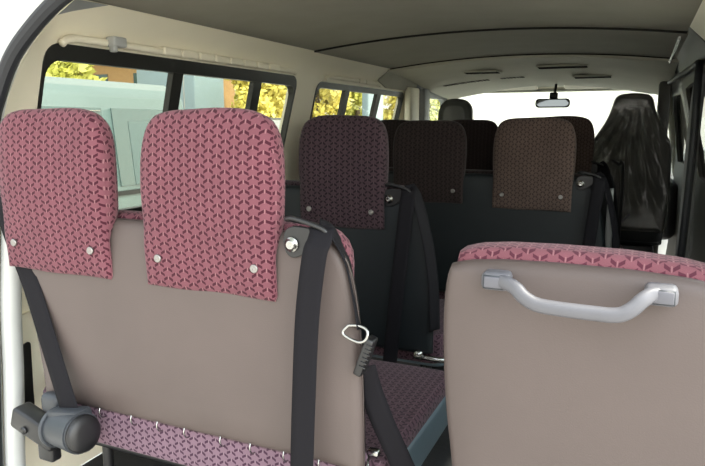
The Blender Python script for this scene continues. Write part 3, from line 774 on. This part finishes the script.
# plastic film: slightly larger shell with vertical pleats falling from the neck
m, tt, b = nodes('clear_plastic_film'); tt.nodes.remove(b)
om = tt.nodes['Material Output']; tr = tt.nodes.new('ShaderNodeBsdfTransparent'); tr.inputs[0].default_value = (.90, .90, .89, 1)
gl_ = tt.nodes.new('ShaderNodeBsdfGlossy'); gl_.inputs['Roughness'].default_value = .24
df = tt.nodes.new('ShaderNodeBsdfDiffuse'); df.inputs[0].default_value = (.7, .7, .66, 1)
fr = tt.nodes.new('ShaderNodeValue'); fr.outputs[0].default_value = .065
m1 = tt.nodes.new('ShaderNodeMixShader'); m2 = tt.nodes.new('ShaderNodeMixShader'); m1.inputs[0].default_value = .08
tt.links.new(tr.outputs[0], m1.inputs[1]); tt.links.new(df.outputs[0], m1.inputs[2])
tt.links.new(fr.outputs[0], m2.inputs[0]); tt.links.new(m1.outputs[0], m2.inputs[1]); tt.links.new(gl_.outputs[0], m2.inputs[2]); tt.links.new(m2.outputs[0], om.inputs[0])
FILM = m
def film_warp(p):
    z = p.z; amp = .018 * ss((z - .5) / .3) * ss((1.25 - z) / .12)
    spread = (p.x + .055) / (.05 + .9 * max(.02, 1.30 - z))
    y = p.y + .03 * (z - .8)
    if p.y < 4.36: y -= amp * (math.sin(spread * 26 + 3 * math.sin(z * 9)) * .6 + math.sin(spread * 61 + z * 14) * .4)
    return Vector((p.x, y, z))
n_o = [Vector((-.055 + (p.x + .055) * 1.05, .44 + (p.y - .44) * 1.012)) for p in o]
def dense_pillow(outline, y0, y1, r, warp):
    n = len(outline); c = sum(outline, Vector((0, 0))) / n; bm = bmesh.new(); V = []
    for s, y in [(k / 28, y0) for k in range(1, 27)] + [(.965, y0 + .006), (.99, y0 + .02), (1, y0 + .04), (1, y1 - .03), (.96, y1)]:
        V.append([bm.verts.new(warp(Vector((c.x + (p.x - c.x) * s, y, c.y + (p.y - c.y) * s)))) for p in outline])
    for Aa, Bb in zip(V, V[1:]):
        for i in range(n): bm.faces.new((Aa[i], Aa[(i + 1) % n], Bb[(i + 1) % n], Bb[i]))
    bm.faces.new(V[0]); return bm
link('plastic_wrap', dense_pillow(n_o, 4.270, 4.44, .03, film_warp), FILM, T)
cushion(T, -.27, .16, 4.38, 4.86, .34, .47, MT['vinyl_dk'], MT['vinyl_dk'])
bm = bmesh.new(); box(bm, (-.055, 4.6, .26), (.36, .40, .17), bev=.02); link('seat_base', bm, MT['blackmetal'], T)
adopt(T)
N = empty('front_seat', (-1.15, 4.6, 0), 'smooth dark grey front seat on the left whose rounded headrest shows by the windscreen pillar', 'seat')
pts = [(-1.37, .44, 's'), (-.93, .44, 's'), (-.93, .9), (-.98, 1.01), (-1.15, 1.03), (-1.33, 1.01), (-1.37, .9)]
link('backrest', pillow(smooth_outline(pts, 80, 2), 4.42, 4.53, .035, .01), MT['vinyl_dk'], N)
pts = [(-1.305, 1.06), (-1.08, 1.06), (-1.065, 1.12), (-1.075, 1.22), (-1.13, 1.275), (-1.255, 1.275), (-1.31, 1.22), (-1.32, 1.12)]
link('headrest', pillow(smooth_outline(pts, 64, 2), 4.40, 4.50, .038, .01, .01), mat('smooth_grey_vinyl', (.085, .088, .085), .25), N)
for sx in (-1.24, -1.14):
    bm = bmesh.new(); tube(bm, [(sx, 4.46, 1.0), (sx, 4.46, 1.1)], .006); link('headrest_post', bm, MT['chrome'], N)
cushion(N, -1.38, -.92, 4.50, 4.95, .34, .47, MT['vinyl_dk'], MT['vinyl_dk'])
bm = bmesh.new(); box(bm, (-1.15, 4.7, .26), (.38, .38, .17), bev=.02); link('seat_base', bm, MT['blackmetal'], N)
adopt(N)
# grab rail on the back of the wrapped seat's partition
G = empty('grab_rail', (-.09, 4.17, 0), 'thin dark upright grab rail beside the wrapped front seat', 'rail')
bm = bmesh.new(); tube(bm, [(-.085, 4.17, .0), (-.085, 4.17, .80), (-.11, 4.17, .86), (-.15, 4.17, .885)], .010); link('upright', bm, MT['blackmetal'], G)
bm = bmesh.new(); tube(bm, [(-.085, 4.17, .50), (-.06, 4.17, .53), (-.03, 4.17, .565)], .006); link('side_bar', bm, MT['grey_plastic'], G); adopt(G)

# ------------------------------------------------------------------ outside
GZ = -.62
bm = bmesh.new(); bmesh.ops.create_grid(bm, x_segments=1, y_segments=1, size=60); bmesh.ops.translate(bm, vec=(0, 10, GZ), verts=bm.verts)
g = link('ground', bm, MT['asphalt'], smooth=False); g['kind'] = 'structure'

def wheel(root, x, y, r=.32, side=1):
    bm = bmesh.new(); lathe(bm, (x, y, GZ + r), (side, 0, 0), [(-.10, r * .9), (-.09, r), (.07, r), (.09, r * .95), (.09, r * .66), (.07, r * .62), (.07, r * .2), (.085, r * .15), (.085, .001)], n=32)
    w_ = sharp(link('wheel', bm, MT['rubber'], root), 40)
    bm = bmesh.new(); lathe(bm, (x + side * .072, y, GZ + r), (side, 0, 0), [(0, r * .60), (.008, r * .58), (.004, r * .3), (.016, r * .2), (.016, .001)], n=24); link('hub_cap', bm, MT['snap'], w_)

def extrude_y(prof, y0, y1, bm=None):
    bm = bm or bmesh.new(); A_ = [bm.verts.new((x, y0, z)) for x, z in prof]; B_ = [bm.verts.new((x, y1, z)) for x, z in prof]; n = len(prof)
    for i in range(n): bm.faces.new((A_[i], A_[(i + 1) % n], B_[(i + 1) % n], B_[i]))
    bm.faces.new(A_); bm.faces.new(B_); return bm

# pale teal minibus parked alongside
Mb = empty('minibus', (-4.5, 2.6, GZ), 'pale teal minibus with curtained windows parked outside the rear side window', 'minibus')
X0 = -3.65
prof = [(X0, GZ + .35), (X0 - .02, .50), (X0 - .10, 1.30), (X0 - .16, 1.38), (X0 - .30, 1.44), (X0 - 1.4, 1.44), (X0 - 1.55, 1.38), (X0 - 1.65, 1.30), (X0 - 1.72, .5), (X0 - 1.72, GZ + .35)]
bm = extrude_y(prof, .2, 4.75); bmesh.ops.bevel(bm, geom=[e for e in bm.edges if abs(e.verts[0].co.y - e.verts[1].co.y) < .01], offset=.06, segments=3, affect='EDGES')
link('body', bm, MT['bus'], Mb)
def bwin(y0, y1, z0, z1, mt, nm, d=.006):
    bm = bmesh.new(); x = lambda z: X0 - .02 - .08 * (z - .5) / .8 + d
    vs = [bm.verts.new((x(z) + q, y, z)) for q in (0, -.03) for y, z in ((y0, z0), (y1, z0), (y1, z1), (y0, z1))]
    for f in ((0, 1, 2, 3), (7, 6, 5, 4), (0, 1, 5, 4), (1, 2, 6, 5), (2, 3, 7, 6), (3, 0, 4, 7)): bm.faces.new([vs[i] for i in f])
    return link(nm, bm, mt, Mb, False)
for (a, b_) in ((.9, 1.9), (2.0, 2.9), (3.0, 3.72), (3.82, 4.5)): bwin(a, b_, .62, 1.22, MT['busglass'], 'window')
bwin(3.22, 3.34, .80, 1.19, MT['bluecl'], 'curtain', .012)
bwin(3.34, 3.46, .80, 1.17, MT['redcl'], 'curtain', .010)
bwin(3.46, 3.56, .80, 1.19, MT['bluecl'], 'curtain', .012)
for z in [.86 + .042 * k for k in range(9)]: bwin(2.95, 3.70, z, z + .005, MT['snap'], 'louvre_reflection', .016)  # louvre lines reflected in the pane, built as thin pale bars
bwin(3.98, 4.20, .62, 1.12, MT['seat_refl'], 'seat_reflection', .009)  # seat shape reflected in the glass, painted as a flat panel
bwin(2.4, 4.2, .55, .585, MT['black'], 'side_moulding', .012)
for yy in (.9, 3.6): wheel(Mb, X0 - .08, yy)
adopt(Mb)

# pale blue box van further along
V2 = empty('box_van', (-14.8, 18.8, GZ), 'tall pale blue box van parked crosswise beyond the minibus', 'van')
bm = bmesh.new(); box(bm, (-15.1, 18.85, 1.50), (2.5, 1.7, 3.7), bev=.05); link('cargo_box', bm, MT['bus2'], V2)
bm = bmesh.new(); box(bm, (-17.05, 18.85, .60), (1.35, 1.7, 1.8), bev=.15, seg=3); link('cab', bm, MT['bus2'], V2)
bm = bmesh.new(); box(bm, (-14.3, 17.995, 1.5), (.04, .02, 3.5)); link('door_seam', bm, MT['greytrim'], V2)
for xx in (-16.95, -14.45):
    bm = bmesh.new(); lathe(bm, (xx, 18.12, GZ + .36), (0, -1, 0), [(-.10, .33), (-.08, .36), (.08, .36), (.10, .33), (.10, .22), (.07, .2), (.07, .001)], n=28); sharp(link('wheel', bm, MT['rubber'], V2), 40)
adopt(V2)

def car(cx, cy, label, mt, L=3.9, H=1.45):
    t = empty('car', (cx, cy, GZ), label, 'car'); y0 = cy - L / 2
    side = [(0, .30), (.0, .62), (.12, .80), (.55, .90), (.95, 1.30), (1.3, H), (2.3, H), (2.85, 1.05), (3.6, .88), (3.9, .62), (3.9, .30)]
    bm = bmesh.new(); S_ = []
    for x, k in ((-.82, .97), (-.80, 1), (.80, 1), (.82, .97)):
        S_.append([bm.verts.new((cx + x * (1 if z < .9 else 1 - .22 * (z - .9) / .55), y0 + y * L / 3.9, GZ + (z if z < .5 else .3 + (z - .3) * k))) for y, z in side])
    n = len(side)
    for a, b_ in zip(S_, S_[1:]):
        for i in range(n): bm.faces.new((a[i], a[(i + 1) % n], b_[(i + 1) % n], b_[i]))
    bm.faces.new(S_[0]); bm.faces.new(S_[-1]); sharp(link('body', bm, mt, t), 30)
    for q in (1, -1):
        for poly in (((.70, .93), (1.05, 1.27), (1.32, H - .08), (1.72, H - .08), (1.72, .93)), ((1.79, .93), (1.79, H - .08), (2.24, H - .08), (2.66, 1.08), (2.70, .93))):
            bm = bmesh.new()
            def px(z): return cx + q * (.815 * (1 - .22 * max(0, z - .9) / .55) + .012)
            fr_ = [bm.verts.new((px(z), y0 + y, GZ + z)) for y, z in poly]; bk = [bm.verts.new((px(z) - q * .03, y0 + y, GZ + z)) for y, z in poly]
            for i in range(len(poly)): bm.faces.new((fr_[i], fr_[(i + 1) % len(poly)], bk[(i + 1) % len(poly)], bk[i]))
            bm.faces.new(fr_); bm.faces.new(bk); link('window', bm, MT['busglass'], t, False)
        for yy in (.75, 3.15): wheel(t, cx + q * .74, y0 + yy, .30, q)
    adopt(t)
car(-5.6, 9.4, 'white hatchback seen through the rear part of the side window', MT['white_car'], H=1.78)
car(-7.5, 12.2, 'dark hatchback standing behind the white one under the trees', MT['side_dk'], H=1.85)

V3 = empty('display_panel', (-5.5, 13.45, GZ), 'pale blue upright panel seen through the middle of the forward side window', 'panel')
bm = bmesh.new(); box(bm, (-5.5, 13.45, GZ + 1.55), (.16, .90, 2.9), bev=.03, seg=3); link('board', bm, MT['bus2'], V3)
bm = bmesh.new(); box(bm, (-5.5, 13.45, GZ + .05), (.5, 1.0, .10), bev=.02); link('foot', bm, MT['greytrim'], V3)
adopt(V3)

Hs = empty('house', (-19.8, 23.2, GZ), 'ochre walled house with a tiled roof beyond the parked minibus', 'house')
bm = bmesh.new(); box(bm, (-22.5, 25.5, 1.55), (5, 4.5, 4.34)); link('wall', bm, MT['ochre'], Hs, False)
bm = bmesh.new(); vs = [bm.verts.new(p) for p in ((-25.4, 22.9, 3.72), (-19.6, 22.9, 3.72), (-19.6, 28.1, 3.72), (-25.4, 28.1, 3.72), (-25.4, 25.5, 4.7), (-19.6, 25.5, 4.7))]
for f in ((0, 1, 5, 4), (1, 2, 5), (2, 3, 4, 5), (3, 0, 4), (0, 3, 2, 1)): bm.faces.new([vs[i] for i in f])
link('roof', bm, MT['tile'], Hs, False)
for xx in (-23.7, -21.4):
    bm = bmesh.new(); box(bm, (xx, 23.24, 2.6), (.9, .05, 1.1)); link('window', bm, MT['busglass'], Hs, False)
for c in Hs.children: c.data.transform(Matrix.Translation((2.7, -2.3, 0)))
adopt(Hs)

def tree(x, y, h, r, label, mt, seed):
    rr = random.Random(seed); t = empty('tree', (x, y, GZ), label, 'tree', 'trees behind the parked vehicles')
    bm = bmesh.new(); tube(bm, [(x, y, GZ), (x + .05, y, GZ + h * .3), (x - .05, y + .1, GZ + h * .75)], .10, n=8, k=4); link('trunk', bm, MT['bark'], t)
    bm = bmesh.new(); cl = [(x + rr.uniform(-.7, .7) * r, y + rr.uniform(-.7, .7) * r, GZ + h * rr.uniform(.14, .9), r * rr.uniform(.35, .6)) for _ in range(24)]
    for _ in range(4200):
        c = rr.choice(cl); d = Vector((rr.gauss(0, 1), rr.gauss(0, 1), rr.gauss(0, 1))).normalized() * c[3] * rr.uniform(.6, 1.05)
        p = Vector(c[:3]) + d; a = Vector((rr.gauss(0, 1), rr.gauss(0, 1), rr.gauss(0, 1))).normalized(); b_ = a.orthogonal().normalized(); s = rr.uniform(.07, .15)
        bm.faces.new([bm.verts.new(p + v) for v in (a * s, b_ * s * .6, -a * s, -b_ * s * .6)])
    link('foliage', bm, mt, t, False); adopt(t)
spots = [(-12.6, 21.4, 5.4, .95), (-11.3, 18.0, 4.6, .95), (-12.6, 11.6, 3.5, .75), (-10.6, 20.6, 4.8, .95), (-10.2, 23.3, 5.2, .95), (-9.4, 26.0, 5.0, .95), (-20.8, 17.2, 4.6, 1.2), (-15.2, 24.4, 5.6, 1.1), (-8.6, 28.7, 5.0, .95)]
kinds = ['yellow green tree just right of the pale blue box van', 'yellow green tree behind the white hatchback', 'small low green tree behind the roof of the minibus', 'bushy yellow tree in the forward side window', 'tall tree far behind the pale van', 'yellow tree at the front end of the forward side window', 'pale tree top showing above the minibus roof', 'dense tree rising behind the gap between two nearer trees', 'farthest yellow tree at the front edge of the forward side window']
for i, ((x, y, h, r), lb_) in enumerate(zip(spots, kinds)): tree(x, y, h, r, lb_, MT['leaf2'] if i in (3, 5, 1) else MT['leaf'], i)
